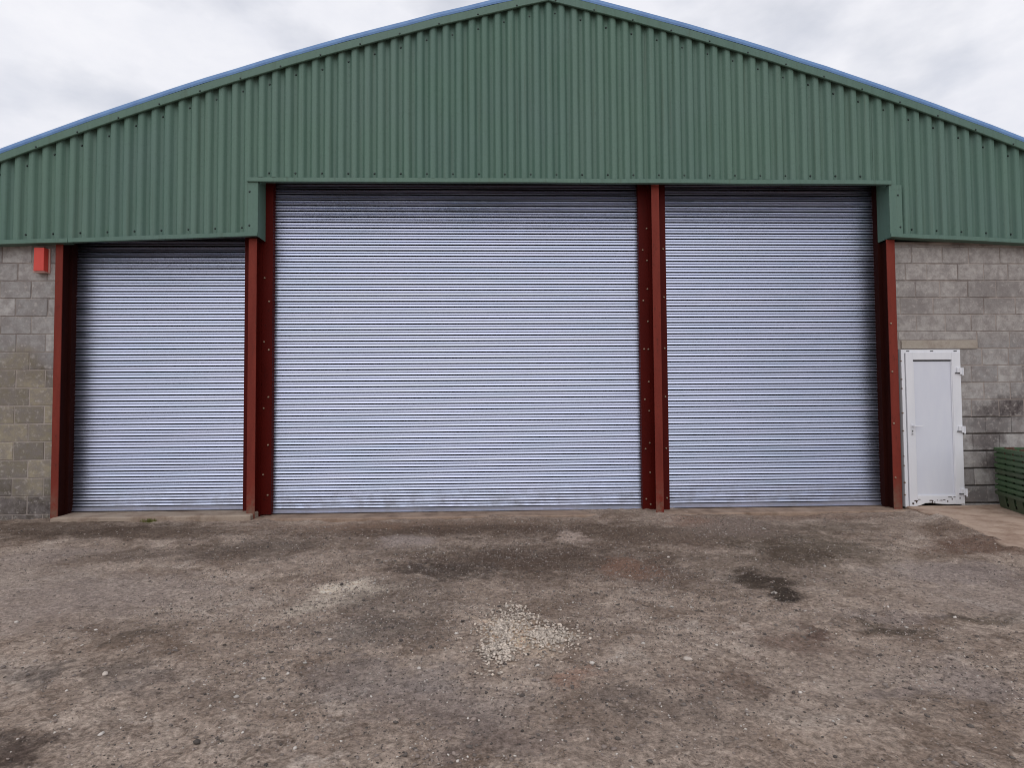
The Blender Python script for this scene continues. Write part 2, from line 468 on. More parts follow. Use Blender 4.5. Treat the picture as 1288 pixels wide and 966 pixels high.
# ------------------------------------------------------------------ ground
def ground_height(x, y):
    z = -0.06 + 0.045 * (vnoise(x * 0.7, y * 0.7, 1) - 0.5) + 0.022 * (vnoise(x * 2.6, y * 2.6, 2) - 0.5) \
        + 0.013 * (vnoise(x * 8, y * 8, 3) - 0.5) + 0.012 * (vnoise(x * 19, y * 19, 4) - 0.5) + 0.006 * (vnoise(x * 37, y * 37, 6) - 0.5)
    # dirt trodden up against the door sills
    k = sstep(-0.75, -0.15, y) * (1 - sstep(0.25, 0.4, y))
    mid = sstep(-3.6, -3.2, x) * (1 - sstep(4.6, 5.2, x))
    z = z + k * mid * (-0.022 + 0.028 * (vnoise(x * 3.1, y * 3.1, 5) - 0.5))
    z = np.where(y > 0.5, np.minimum(z, -0.06), z)
    z = np.where((np.abs(x) > 12) | (y < -11), -0.06, z)
    # dirt washed over the edge of the apron
    xe = 4.60 + 0.28 * y
    z = z + np.exp(-((x - xe - 0.06) / 0.13) ** 2) * sstep(-3.2, -2.6, y) * (1 - sstep(-0.2, 0.0, y)) * 0.075 * (vnoise(x * 4.5, y * 4.5, 8) - 0.12)
    # under the slabs and the barn the dirt lies lower
    z = np.where((x > 5.0) & (y > -2.0), np.minimum(z, -0.075), z)
    return z

def axis(lo, hi, step, outer):
    a = list(np.arange(lo, hi + 1e-6, step))
    return np.array([-v for v in reversed(outer)] + a + [v for v in outer]) if False else np.array(sorted(set([round(v, 4) for v in a] + [lo - d for d in outer] + [hi + d for d in outer])))

def grid_sheet(name, xs, ys, fz, mat):
    X, Y = np.meshgrid(xs, ys)
    Z = fz(X, Y)
    nx, ny = len(xs), len(ys)
    co = np.stack([X, Y, Z], -1).reshape(-1, 3).astype(np.float32)
    idx = np.arange(nx * ny).reshape(ny, nx)
    q = np.stack([idx[:-1, :-1], idx[:-1, 1:], idx[1:, 1:], idx[1:, :-1]], -1).reshape(-1, 4)
    me = bpy.data.meshes.new(name)
    me.vertices.add(len(co)); me.vertices.foreach_set('co', co.ravel())
    me.loops.add(q.size); me.loops.foreach_set('vertex_index', q.ravel().astype(np.int32))
    me.polygons.add(len(q))
    me.polygons.foreach_set('loop_start', np.arange(0, q.size, 4, dtype=np.int32))
    me.polygons.foreach_set('loop_total', np.full(len(q), 4, dtype=np.int32))
    me.polygons.foreach_set('use_smooth', np.ones(len(q), dtype=bool))
    me.update(calc_edges=True)
    return link(name, me, None, mat)

OUT = [0.5, 1.5, 3, 6, 12, 25, 50, 100, 250, 600, 1200]
ground = grid_sheet('ground', axis(-8.0, 7.4, 0.022, OUT), axis(-6.2, 0.5, 0.018, OUT), ground_height, M_GROUND)
tag(ground, 'brown dirt and gravel yard in front of the barn', None, None, 'structure')

def slab(name, pts, z0, z1, mat, seed):
    """a low slab with a slightly broken outline"""
    out = []
    r = random.Random(seed)
    for i, p in enumerate(pts):
        q = pts[(i + 1) % len(pts)]
        d = math.hypot(q[0] - p[0], q[1] - p[1])
        n = max(1, int(d / 0.12))
        for k in range(n):
            t = k / n
            out.append((p[0] + (q[0] - p[0]) * t + r.uniform(-.018, .018), p[1] + (q[1] - p[1]) * t + r.uniform(-.018, .018)))
    n = len(out)
    vs = [(x, y, z0) for x, y in out] + [(x, y, z1 - 0.012) for x, y in out]
    cx = sum(p[0] for p in out) / n; cy = sum(p[1] for p in out) / n
    vs += [(x + 0.015 * (1 if cx > x else -1), y + (0.015 if cy > y else -0.015), z1 + r.uniform(-.003, .003)) for x, y in out]
    fs = [(i, (i + 1) % n, (i + 1) % n + n, i + n) for i in range(n)] + [(i + n, (i + 1) % n + n, (i + 1) % n + 2 * n, i + 2 * n) for i in range(n)]
    fs += [tuple(range(2 * n, 3 * n))]
    me = bpy.data.meshes.new(name)
    me.from_pydata(vs, [], fs)
    o = link(name, me, None, mat)
    return o

ap = slab('concrete_apron', [(4.62, 0.11), (4.50, -0.60), (4.36, -1.25), (4.12, -1.85), (3.95, -2.3), (4.3, -2.75), (5.2, -3.0), (9.0, -3.4), (9.0, 0.11)], -0.12, -0.022, M_APRON, 3)
tag(ap, 'worn light brown concrete apron in front of the white door', None, None, 'structure')
for (x0, x1, y0, zt, sd_) in ((-6.10, -3.72, -0.07, -0.012, 11), (-3.70, 1.40, -0.02, -0.068, 12), (1.42, 4.60, -0.05, -0.058, 13)):
    s = slab('door_sill', [(x0, y0), (x1, y0), (x1, 0.40), (x0, 0.40)], -0.12, zt, M_SILL if x0 < -5 else M_DIRTYSILL, sd_)
    tag(s, 'narrow concrete sill strip under a roller shutter', None, None, 'structure')

# ------------------------------------------------------------------ barn
barn = thing('barn', 'large green clad barn with three silver roller shutters and concrete block lower walls', 'barn')
XC = 0.02
HALF = 8.6
DEPTH = 15.0
def roof_z(x):
    d = abs(x - XC)
    return 6.722 - 0.23 * d - 0.0125 * d * d
def flash_l(x):
    return 3.462 - 0.036 * (-3.675 - x)
def flash_r(x):
    return 3.468 - 0.045 * (x - 4.444)
ZC = 4.158          # underside of the drip over the two tall doors
XL, XR = -3.72, 4.49
PITCH, RIB = 0.1667, 0.054

def rib_points(x0, x1):
    """x, y along the corrugated profile between x0 and x1 (crest at y = 0)"""
    pr = [(0.0, 0.0), (0.020, -0.0010), (0.040, 0.0), (0.052, 0.005), (0.066, 0.022), (0.079, RIB - 0.006), (0.090, RIB - 0.001), (0.107, RIB), (0.122, RIB - 0.001), (0.133, RIB - 0.006), (0.146, 0.022), (0.158, 0.005)]
    k0 = math.floor(x0 / PITCH) - 1
    pts = []
    k = k0
    while k * PITCH < x1 + PITCH:
        for (dx, y) in pr:
            pts.append((k * PITCH + dx, y))
        k += 1
    def yat(x):
        for (a, ya), (b, yb) in zip(pts, pts[1:]):
            if a <= x <= b:
                return ya + (yb - ya) * (x - a) / (b - a)
        return 0.0
    inner = [(x, y) for x, y in pts if x0 + 1e-4 < x < x1 - 1e-4]
    return [(x0, yat(x0))] + inner + [(x1, yat(x1))]

def cladding_sheet(x0, x1, zb):
    pts = rib_points(x0, x1)
    vs, fs = [], []
    rows = 6
    jit = random.uniform(-0.004, 0.003)
    for (x, y) in pts:
        b = zb(x)
        tp = roof_z(x) - 0.10
        for r in range(rows + 1):
            z = b + (tp - b) * r / rows
            vs.append((x, y + jit + random.uniform(-.0012, .0012), z))
    n = rows + 1
    for i in range(len(pts) - 1):
        for r in range(rows):
            fs.append((i * n + r, (i + 1) * n + r, (i + 1) * n + r + 1, i * n + r + 1))
    me = bpy.data.meshes.new('cladding_sheet')
    me.from_pydata(vs, [], fs)
    o = link('cladding_sheet', me, barn, M_GREEN)
    for p in me.polygons:
        p.use_smooth = True
    so = o.modifiers.new('thickness', 'SOLIDIFY')
    so.thickness = 0.004; so.offset = -1; so.use_rim = False
    return o

x = XL
while x > -HALF + 0.05:
    cladding_sheet(max(x - 1.0, -HALF), x, lambda v: flash_l(v) + 0.050)
    x -= 1.0
x = XL
while x < XR - 0.05:
    cladding_sheet(x, min(x + 1.0, XR), lambda v: ZC + 0.060 + 0.004 * math.sin(v * 3))
    x += 1.0
x = XR
while x < HALF - 0.05:
    cladding_sheet(x, min(x + 1.0, HALF), lambda v: flash_r(v) + 0.050)
    x += 1.0

def drip(x0, x1, zf, name='drip_flashing', back=0.34):
    """a folded drip strip along the bottom of the sheets"""
    sec = [(-0.028, 0.052), (-0.034, 0.050), (-0.034, 0.0), (-0.026, -0.004), (back, 0.006), (back, 0.010), (-0.026, 0.003)]
    n = max(2, int((x1 - x0) / 0.4))
    vs, fs = [], []
    for i in range(n + 1):
        x = x0 + (x1 - x0) * i / n
        wob = random.uniform(-.003, .003)
        for (y, dz) in sec:
            vs.append((x, y, zf(x) + dz + wob))
    k = len(sec)
    for i in range(n):
        for j in range(k):
            fs.append((i * k + j, i * k + (j + 1) % k, (i + 1) * k + (j + 1) % k, (i + 1) * k + j))
    fs += [tuple(range(k - 1, -1, -1)), tuple(range(n * k, n * k + k))]
    me = bpy.data.meshes.new(name)
    me.from_pydata(vs, [], fs)
    return link(name, me, barn, M_GREEN)

drip(-HALF, -5.99, flash_l, back=0.11)
drip(-5.985, -3.672, flash_l, back=0.045)
drip(-3.80, 0.40, lambda v: ZC, back=0.045)
drip(0.404, 4.47, lambda v: ZC, back=0.045)
drip(4.440, HALF, flash_r, back=0.11)

# corner trims that turn the cladding in at both sides of the tall opening
def corner_trim(xa, xb, xr, z0, z1):
    m = MB()
    m.box(min(xa, xb), max(xa, xb), -0.012, -0.006, z0, z1)
    s = 0.006 if xr > xa and xr > xb else 0.006
    m.box(xr - s / 2, xr + s / 2, -0.012, 0.243, z0, z1)
    m.box(xr - s / 2, xr + s / 2, 0.062, 0.2425, z1 + 0.0002, z1 + 0.20)
    return m.build('corner_trim', M_GREEN, barn)
corner_trim(-3.797, -3.676, -3.672, 3.462, ZC - 0.004)
corner_trim(4.449, 4.610, 4.446, 3.462, ZC - 0.004)

# verge flashing following the roof edge
def verge(xa, xb, name, mat, sec):
    n = max(2, int(abs(xb - xa) / 0.35))
    vs, fs = [], []
    k = len(sec)
    for i in range(n + 1):
        x = xa + (xb - xa) * i / n
        wob = random.uniform(-.004, .004)
        for (y, dz) in sec:
            vs.append((x, y, roof_z(x) + dz + wob))
    for i in range(n):
        for j in range(k):
            f = (i * k + j, i * k + (j + 1) % k, (i + 1) * k + (j + 1) % k, (i + 1) * k + j)
            fs.append(f if xb > xa else f[::-1])
    fs += [tuple(range(k)), tuple(range(n * k + k - 1, n * k - 1, -1))]
    me = bpy.data.meshes.new(name)
    me.from_pydata(vs, [], fs)
    bm = bmesh.new(); bm.from_mesh(me); bmesh.ops.recalc_face_normals(bm, faces=bm.faces); bm.to_mesh(me); bm.free()
    return link(name, me, barn, mat)
FACE = [(-0.030, -0.182), (-0.036, -0.176), (-0.040, -0.082), (-0.014, -0.082), (-0.012, -0.182)]
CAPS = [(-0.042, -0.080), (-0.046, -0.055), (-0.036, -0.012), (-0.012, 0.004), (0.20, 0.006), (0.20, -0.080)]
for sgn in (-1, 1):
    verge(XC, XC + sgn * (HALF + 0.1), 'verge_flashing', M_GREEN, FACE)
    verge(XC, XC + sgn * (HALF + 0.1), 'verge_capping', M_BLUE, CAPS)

# roof slopes, side and back walls
def roof_slope(sgn):
    n = 14
    vs, fs = [], []
    for i in range(n + 1):
        x = XC + sgn * (HALF + 0.15) * i / n
        z = roof_z(x) - 0.012
        for (y, dz) in ((0.19, 0.0), (DEPTH, 0.0), (DEPTH, -0.05), (0.19, -0.05)):
            vs.append((x, y, z + dz))
    for i in range(n):
        for j in range(4):
            fs.append((i * 4 + j, i * 4 + (j + 1) % 4, (i + 1) * 4 + (j + 1) % 4, (i + 1) * 4 + j))
    fs += [(0, 1, 2, 3), (n * 4 + 3, n * 4 + 2, n * 4 + 1, n * 4)]
    me = bpy.data.meshes.new('roof')
    me.from_pydata(vs, [], fs)
    bm = bmesh.new(); bm.from_mesh(me); bmesh.ops.recalc_face_normals(bm, faces=bm.faces); bm.to_mesh(me); bm.free()
    return link('roof', me, barn, M_ROOF)
roof_slope(-1); roof_slope(1)
for sgn in (-1, 1):
    m = MB(); xo = XC + sgn * HALF
    m.box(min(xo, xo - sgn * 0.2), max(xo, xo - sgn * 0.2), 0.36, DEPTH - 0.2, -0.2, roof_z(xo) - 0.02)
    m.build('side_wall', M_GREEN, barn)
m = MB()
m.prism([(XC - HALF, -0.2), (XC + HALF, -0.2)] + [(XC + HALF * (1 - i / 12), roof_z(XC + HALF * (1 - i / 12)) - 0.04) for i in range(25)], DEPTH - 0.19, DEPTH - 0.02)
m.build('back_wall', M_GREEN, barn)

# fixings: small dark caps in the valleys of the sheets
fx = MB()
def cap(x, y, z):
    fx.rod((x, y, z), (0, -1, 0), 0.014, 0.010, 7, 0.008)
k = math.floor(-HALF / PITCH) + 1
while k * PITCH < HALF - 0.2:
    xv = k * PITCH + 0.108
    if k % 2 == 0:
        if xv < XL - 0.12:
            cap(xv, RIB - 0.001, flash_l(xv) + 0.135)
        elif xv > XR + 0.12:
            cap(xv, RIB - 0.001, flash_r(xv) + 0.135)
        elif XL + 0.05 < xv < XR - 0.05:
            cap(xv, RIB - 0.001, ZC + 0.135)
        cap(xv, RIB - 0.001, roof_z(xv) - 0.27 - random.uniform(0, 0.03))
    if k % 3 == 0:
        cap(xv, -0.034, roof_z(xv) - 0.160)
    k += 1
for (x_, z_) in ((-3.775, 4.03), (-3.775, 3.60), (4.56, 4.02), (4.58, 3.60)):
    cap(x_, -0.012, z_)
tag(fx.build('fixing', M_FIXING, barn), None, None, None, 'stuff')

# ------------------------------------------------------------------ block walls
JO = 0.010
def block(x0, x1, z0, z1, parent, y0=0.12, d=0.14):
    j = lambda a: a + random.uniform(-.0025, .0025)
    yo = y0 + random.uniform(-.004, .002)
    c = 0.006
    vs = []
    for (y, e) in ((yo, c), (yo + c, 0.0), (yo + d, 0.0)):
        vs += [(j(x0 + e), y, j(z0 + e)), (j(x1 - e), y, j(z0 + e)), (j(x1 - e), y, j(z1 - e)), (j(x0 + e), y, j(z1 - e))]
    fs = [(0, 1, 2, 3)]
    for a in (0, 4):
        fs += [(a + (i + 1) % 4, a + i, a + 4 + i, a + 4 + (i + 1) % 4) for i in range(4)]
    fs.append((11, 10, 9, 8))
    me = bpy.data.meshes.new('block')
    me.from_pydata(vs, [], fs)
    return link('block', me, parent, M_BLOCK)

def course_cuts(x0, x1, pitch, first, jitter):
    cuts = [x0]
    x = first
    while x < x1 - 0.06:
        if x > x0 + 0.06:
            cuts.append(x + random.uniform(-jitter, jitter))
        x += pitch
    return cuts + [x1]

# left wall: its mortar bed is the wall, the blocks are its pieces
WL0, WL1 = -8.55, -6.195
mb = MB(); mb.box(WL0, WL1 + 0.05, 0.1250, 0.32, -0.25, 3.44)
wall_left = mb.build('block_wall', M_MORTAR, barn)
far = MB()
for k in range(-1, 16):
    z0, z1 = k * 0.225 + JO / 2, (k + 1) * 0.225 - JO / 2
    z1 = min(z1, 3.40)
    if z0 > 3.38:
        continue
    ph = -6.33 if k % 2 else -6.53
    cuts = course_cuts(-7.6, WL1, 0.375, ph - 0.375 * 4, 0.012)
    cuts = [c for c in cuts]
    for a, b in zip(cuts, cuts[1:]):
        block(a + JO / 2, b - JO / 2 if b < WL1 else b, z0, z1, wall_left)
    for a in (-8.53, -8.15, -7.98):
        pass
    fc = [-8.54] + [v for v in np.arange(-7.61 - 0.375 * 2 + (0.19 if k % 2 else 0.0), -7.7, 0.375)] + [-7.60]
    for a, c_ in zip(fc, fc[1:]):
        far.box(a + JO / 2, c_ - JO / 2, 0.120 + random.uniform(-.002, .002), 0.25, z0, z1)
tag(far.build('block_far', M_BLOCK, wall_left), None, None, None, 'stuff')

# right wall
WR0, WR1 = 4.53, 8.55
DX0, DX1, DZ = 4.590, 5.392, 2.015
mb = MB()
mb.box(WR0, DX0 - 0.002, 0.1250, 0.32, -0.25, DZ)
mb.box(DX1 + 0.002, WR1, 0.1250, 0.32, 1.125, DZ)
mb.box(DX1 + 0.002, WR1, 0.185, 0.32, -0.25, 1.123)
mb.box(WR0, WR1, 0.1250, 0.32, DZ + 0.002, 3.44)
wall_right = mb.build('block_wall', M_MORTAR, barn)
far = MB()
for k in range(-1, 16):
    z0, z1 = k * 0.225 + JO / 2, (k + 1) * 0.225 - JO / 2
    z1 = min(z1, 3.40)
    if z0 > 3.38:
        continue
    open_j = k < 5
    if z1 < DZ + 0.06 and k < 9:
        x0 = DX1 + 0.004
        ph = 5.73 if k % 2 == 0 else 5.56
        cuts = course_cuts(x0, 7.0, 0.355, ph, 0.01)
    elif k == 9:
        x0 = 5.665
        cuts = course_cuts(x0, 7.0, 0.42, 6.10, 0.02)
    else:
        x0 = WR0 + 0.03
        ph = 4.86 if k % 2 == 0 else 4.68
        cuts = course_cuts(x0, 7.0, 0.37, ph, 0.05)
    jv = 0.004 if open_j else JO
    if open_j:
        z0 += 0.006; z1 -= 0.004
    for a, b in zip(cuts, cuts[1:]):
        block(a + jv / 2, b - jv / 2, z0, z1, wall_right)
    fc = [7.0] + [v for v in np.arange(7.0 + (0.19 if k % 2 else 0.37), 8.45, 0.37)] + [8.54]
    for a, c_ in zip(fc, fc[1:]):
        far.box(a + jv / 2, c_ - jv / 2, 0.120 + random.uniform(-.002, .002), 0.25, z0, z1)
tag(far.build('block_far', M_BLOCK, wall_right), None, None, None, 'stuff')
block(4.60, 5.655, 2.140, 2.247, wall_right)
m = MB(); m.box(4.632, 5.655, 0.108, 0.26, 2.024, 2.132)
m.build('lintel', M_LINTEL, wall_right, 0.004)

# ------------------------------------------------------------------ red steel posts
def bolt_mesh():
    m = MB()
    m.rod((0, 0, 0), (0, -1, 0), 0.011, 0.010, 6)
    m.rod((0, -0.010, 0), (0, -1, 0), 0.007, 0.008, 6, 0.006)
    me = bpy.data.meshes.new('bolt'); me.from_pydata(m.v, [], m.f); me.materials.append(M_BOLT)
    return me
BOLT = bolt_mesh()
def steel_post(x0, x1, ztop, plate=None, ptop=None, bolts_l=None, inner=None, web=None):
    """x0..x1: the front flange; plate: x range of the guide angles behind it"""
    m = MB()
    y0, y1 = 0.055, 0.245
    inner = inner or M_REDSHADE
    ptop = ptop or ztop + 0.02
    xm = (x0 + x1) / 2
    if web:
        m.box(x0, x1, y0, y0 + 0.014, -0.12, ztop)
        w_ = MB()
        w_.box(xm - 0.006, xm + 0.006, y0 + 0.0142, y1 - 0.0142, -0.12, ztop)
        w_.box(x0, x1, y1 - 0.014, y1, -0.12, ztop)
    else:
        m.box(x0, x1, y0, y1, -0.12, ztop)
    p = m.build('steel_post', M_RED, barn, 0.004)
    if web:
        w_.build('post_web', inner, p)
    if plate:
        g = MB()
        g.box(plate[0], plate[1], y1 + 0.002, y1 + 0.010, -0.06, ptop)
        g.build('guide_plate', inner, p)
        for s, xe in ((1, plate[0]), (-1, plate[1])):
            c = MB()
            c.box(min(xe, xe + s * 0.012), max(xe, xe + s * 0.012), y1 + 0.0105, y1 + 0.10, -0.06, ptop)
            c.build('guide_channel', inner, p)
    def put(xb, yb, z):
        o = link('bolt', BOLT, p); o.location = (xb, yb, z)
    for xb, z_start, dz in (bolts_l or []):
        z = z_start
        while z < min(ztop, ptop) - 0.3:
            put(xb, y1 + 0.002, z + random.uniform(-.02, .02)); z += dz
    return p

steel_post(-6.194, -6.104, 3.42, (-6.19, -6.11), web=True, inner=M_JAMBSHADE)
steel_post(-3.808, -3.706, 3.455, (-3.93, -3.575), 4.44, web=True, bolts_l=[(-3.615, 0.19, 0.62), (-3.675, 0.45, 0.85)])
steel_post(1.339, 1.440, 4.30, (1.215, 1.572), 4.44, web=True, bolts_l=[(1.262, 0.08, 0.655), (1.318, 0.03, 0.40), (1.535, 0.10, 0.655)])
p4 = steel_post(4.432, 4.544, 3.455, (4.436, 4.50), 4.44, web=True, inner=M_JAMBSHADE)
for z in (0.35, 1.05, 1.72, 2.35):
    o = link('bolt', BOLT, p4); o.location = (4.455, 0.053, z)
# added unseen rails darken the top slats; boxes above close the void to light
m = MB(); m.box(-3.66, 4.43, 0.057, 0.12, 4.228, 4.455); m.build('shade_rail', M_REDSHADE, barn)
m = MB(); m.box(-6.10, -3.82, 0.057, 0.12, 3.535, 3.715); m.build('shade_rail', M_REDSHADE, barn)
m = MB(); m.box(-3.66, 4.43, 0.057, 0.38, 4.46, 4.70); m.build('lintel_shade_box', M_REDSHADE, barn)
m = MB(); m.box(-6.60, -3.82, 0.057, 0.38, 3.72, 3.96); m.build('lintel_shade_box', M_REDSHADE, barn)

# ------------------------------------------------------------------ roller shutters
SLAT_H = 0.075
PROF = [(0.0732, 0.040), (0.0718, 0.006), (0.0706, 0.0022), (0.0684, 0.0006), (0.0590, -0.0012), (0.0520, -0.0026), (0.0505, -0.0012), (0.0506, 0.0030), (0.0550, 0.010),
        (0.0540, 0.045), (0.0400, 0.045), (0.0376, 0.0045), (0.0355, 0.0004), (0.0290, -0.0014), (0.0200, -0.0042), (0.0142, -0.0060), (0.0124, -0.0056), (0.0118, -0.0040), (0.0140, -0.0020), (0.0230, 0.010), (0.0150, 0.040)]
def slat_mesh(w):
    vs, fs = [], []
    xs = (0.0, w / 2, w)
    n = len(PROF)
    for x in xs:
        for z, y in PROF:
            vs.append((x, y, z))
    for i in range(2):
        for j in range(n - 1):
            fs.append((i * n + j, i * n + j + 1, (i + 1) * n + j + 1, (i + 1) * n + j))
    me = bpy.data.meshes.new('slat')
    me.from_pydata(vs, [], fs)
    me.materials.append(M_GALV)
    return me
def shutter(x0, x1, zb, zt, label, y=0.33):
    m = MB()
    m.box(x0 + 0.01, x1 - 0.01, y - 0.012, y + 0.016, zb, zb + 0.050)
    m.box(x0 + 0.01, x1 - 0.01, y - 0.024, y + 0.016, zb + 0.001, zb + 0.012)
    r = m.build('roller_shutter', M_GALV, barn)
    r['label'] = label
    me = slat_mesh(x1 - x0)
    z = zb + 0.050
    while z < zt:
        o = link('slat', me, r)
        o.location = (x0, y + random.uniform(-.0012, .0012), z)
        o.rotation_euler = (R(random.uniform(-2.2, 2.2)), 0, R(random.uniform(-.015, .015)))
        z += SLAT_H
    return r
shutter(-6.16, -3.87, 0.0, 3.66, 'left roller shutter, the lower and narrower one')
shutter(-3.63, 1.27, -0.058, 4.40, 'middle roller shutter, the widest of the three')
shutter(1.52, 4.46, -0.048, 4.40, 'right roller shutter beside the white door')

# ------------------------------------------------------------------ white door
fr = MB()
Y0 = 0.075
fr.box(4.597, 4.640, Y0, 0.150, -0.035, 2.010)
fr.box(5.345, 5.388, Y0, 0.150, -0.020, 2.010)
fr.box(4.6402, 5.3448, Y0, 0.150, 1.955, 2.010)
door = fr.build('side_door', M_WHITE, barn, 0.003)
door['label'] = 'white plastic side door with a scuffed and broken bottom edge'
lf = MB()
YL = 0.062
zb_ = lambda x: -0.032 + 0.030 * (x - 4.648) / (5.37 - 4.648)
def strip(m, x0, x1, z0, z1, y0, y1):
    m.prism([(x0, z0), (x1, z0), (x1, z1), (x0, z1)], y0, y1)
lf.prism([(4.648, -0.034), (4.745, -0.026), (4.745, 1.975), (4.648, 1.975)], YL, 0.13)
lf.prism([(5.262, -0.006), (5.376, -0.002), (5.376, 1.975), (5.262, 1.975)], YL, 0.13)
lf.prism([(4.7452, 1.872), (5.2618, 1.872), (5.2618, 1.975), (4.7452, 1.975)], YL, 0.13)
bot = [(4.7452, -0.022), (4.79, -0.012), (4.85, 0.012), (4.93, 0.018), (5.00, 0.006), (5.06, 0.000), (5.15, -0.006), (5.2618, -0.004), (5.2618, 0.105), (4.7452, 0.105)]
lf.prism(bot, YL, 0.13)
lf.build('door_leaf', M_WHITE, door, 0.004)
pn = MB()
pn.box(4.7455, 5.2615, YL + 0.018, 0.12, 0.1055, 1.853)
pn.build('door_panel', M_PANEL, door)
bd = MB()      # the glazing bead, missing along the top where a dark gap is left
bd.box(4.7456, 4.7556, YL + 0.006, YL + 0.0178, 0.1055, 1.853)
bd.box(5.2510, 5.2614, YL + 0.006, YL + 0.0178, 0.1055, 1.853)
bd.box(4.7558, 5.2508, YL + 0.006, YL + 0.0178, 0.1056, 0.1156)
bd.build('glazing_bead', M_WHITE, door)
gp = MB(); gp.box(4.7456, 5.2614, YL + 0.030, YL + 0.034, 1.8532, 1.8718)
gp.build('bead_gap', M_BLACK, door)
for zc in (1.715, 0.955, 0.145):
    h = MB()
    h.box(5.318, 5.352, YL - 0.018, YL - 0.0005, zc - 0.012, zc + 0.05)
    h.box(5.3522, 5.400, YL - 0.022, YL + 0.008, zc - 0.035, zc + 0.05)
    h.rod((5.388, YL - 0.022, zc - 0.050), (0, 0, 1), 0.010, 0.10, 8)
    h.build('hinge', M_WHITE, door, 0.002)
    g = MB(); g.box(5.300, 5.348, YL - 0.0195, YL - 0.001, zc - 0.021, zc - 0.0125)
    g.build('hinge_slot', M_BLACK, door)
hd = MB()
hd.box(4.690, 4.718, YL - 0.009, YL - 0.0005, 0.90, 1.04)
hd.rod((4.704, YL - 0.009, 1.012), (0, -1, 0), 0.009, 0.040, 8)
hd.rod((4.700, YL - 0.046, 1.012), (1, 0, 0), 0.009, 0.115, 8, 0.007)
hd.build('door_handle', M_WHITE, door, 0.002)
kh = MB()
kh.rod((4.704, YL - 0.0092, 0.945), (0, -1, 0), 0.009, 0.003, 8)
kh.rod((4.704, YL - 0.0092, 0.912), (0, -1, 0), 0.006, 0.003, 8)
kh.build('keyhole', M_BLACK, door)
sl = MB()
for xs_ in (4.665, 4.985, 5.300):
    sl.box(xs_, xs_ + 0.040, Y0 - 0.004, Y0 - 0.0005, 1.983, 1.992)
sl.build('drain_slot', M_BLACK, door)
sc = MB()
rs = random.Random(4)
for (x_, z_, w_, h_) in ((4.69, 0.01, .03, .03), (4.73, 0.045, .05, .018), (4.77, 0.062, .04, .010), (4.735, 0.03, .018, .03), (4.925, 0.048, .07, .014), (4.945, 0.025, .012, .04), (4.975, 0.022, .012, .036), (5.01, 0.05, .02, .010), (5.06, 0.048, .05, .010), (5.10, 0.054, .04, .008), (5.145, 0.035, .014, .028), (5.18, 0.088, .06, .012), (5.205, 0.066, .014, .03), (5.31, 0.075, .014, .03), (5.235, 0.088, .04, .008)):
    n = 8
    pts = [(x_ + w_ / 2 * math.cos(2 * math.pi * i / n) * rs.uniform(.7, 1.2), z_ + h_ / 2 * math.sin(2 * math.pi * i / n) * rs.uniform(.7, 1.3)) for i in range(n)]
    sc.prism(pts, YL - 0.002, YL + 0.002)
sc.build('scuff_mark', M_SCUFF, door)
for z_ in (1.86, 1.62, 1.50, 1.18, 0.95, 0.62, 0.50, 0.28, 0.12):
    fo = MB()
    fo.rod((4.598, Y0 - 0.004, z_), (0, 1, 0), rs.uniform(.005, .010), 0.02, 7)
    fo.build('foam_bead', M_FOAM, door)

# ------------------------------------------------------------------ alarm box
alarm = thing('alarm_box', 'small red alarm box on the block wall beside the left steel post', 'alarm', (-6.345, 0.118, 3.03))
m = MB()
m.box(-0.102, 0.052, -0.020, 0.0, -0.012, 0.300)
m.box(-0.098, 0.046, -0.095, -0.0202, -0.014, -0.004)
m.build('back_plate', M_ALARMBASE, alarm, 0.002)
m = MB()
out = [(-0.096, -0.0205), (-0.088, -0.100), (0.038, -0.100), (0.040, -0.0205)]
vs = [(x, y, 0.0) for x, y in out] + [(x * 0.97, y, 0.295) for x, y in out]
m.add(vs, [(0, 3, 2, 1)[::-1][::-1], (4, 5, 6, 7)] + [((i + 1) % 4, i, i + 4, (i + 1) % 4 + 4)[::-1] for i in range(4)])
c = m.build('cover', M_ALARM, alarm, 0.006)
bm = bmesh.new(); bm.from_mesh(c.data); bmesh.ops.recalc_face_normals(bm, faces=bm.faces); bm.to_mesh(c.data); bm.free()

# ------------------------------------------------------------------ stack of green crates
CW, CL = 0.62, 0.98
def outline(off, n=4, r=0.07):
    """rounded rectangle, local x 0..CW, y -CL..0, grown by off"""
    x0, x1, y0, y1 = -off, CW + off, -CL - off, off
    rr = r + off
    pts = []
    for (cx, cy, a0) in ((x1 - rr, y1 - rr, 0), (x0 + rr, y1 - rr, 90), (x0 + rr, y0 + rr, 180), (x1 - rr, y0 + rr, 270)):
        for i in range(n + 1):
            a = R(a0 + 90 * i / n)
            pts.append((cx + rr * math.cos(a), cy + rr * math.sin(a)))
    return pts
def sweep(sec, close=True):
    """sec: (offset, z) list, swept round the outline"""
    rings = [[(x, y, z) for x, y in outline(o)] for o, z in sec]
    n = len(rings[0])
    vs = [v for r_ in rings for v in r_]
    fs = []
    m_ = len(rings)
    for a in range(m_ if close else m_ - 1):
        b = (a + 1) % m_
        for i in range(n):
            fs.append((a * n + i, a * n + (i + 1) % n, b * n + (i + 1) % n, b * n + i))
    return vs, fs
BH = 0.20
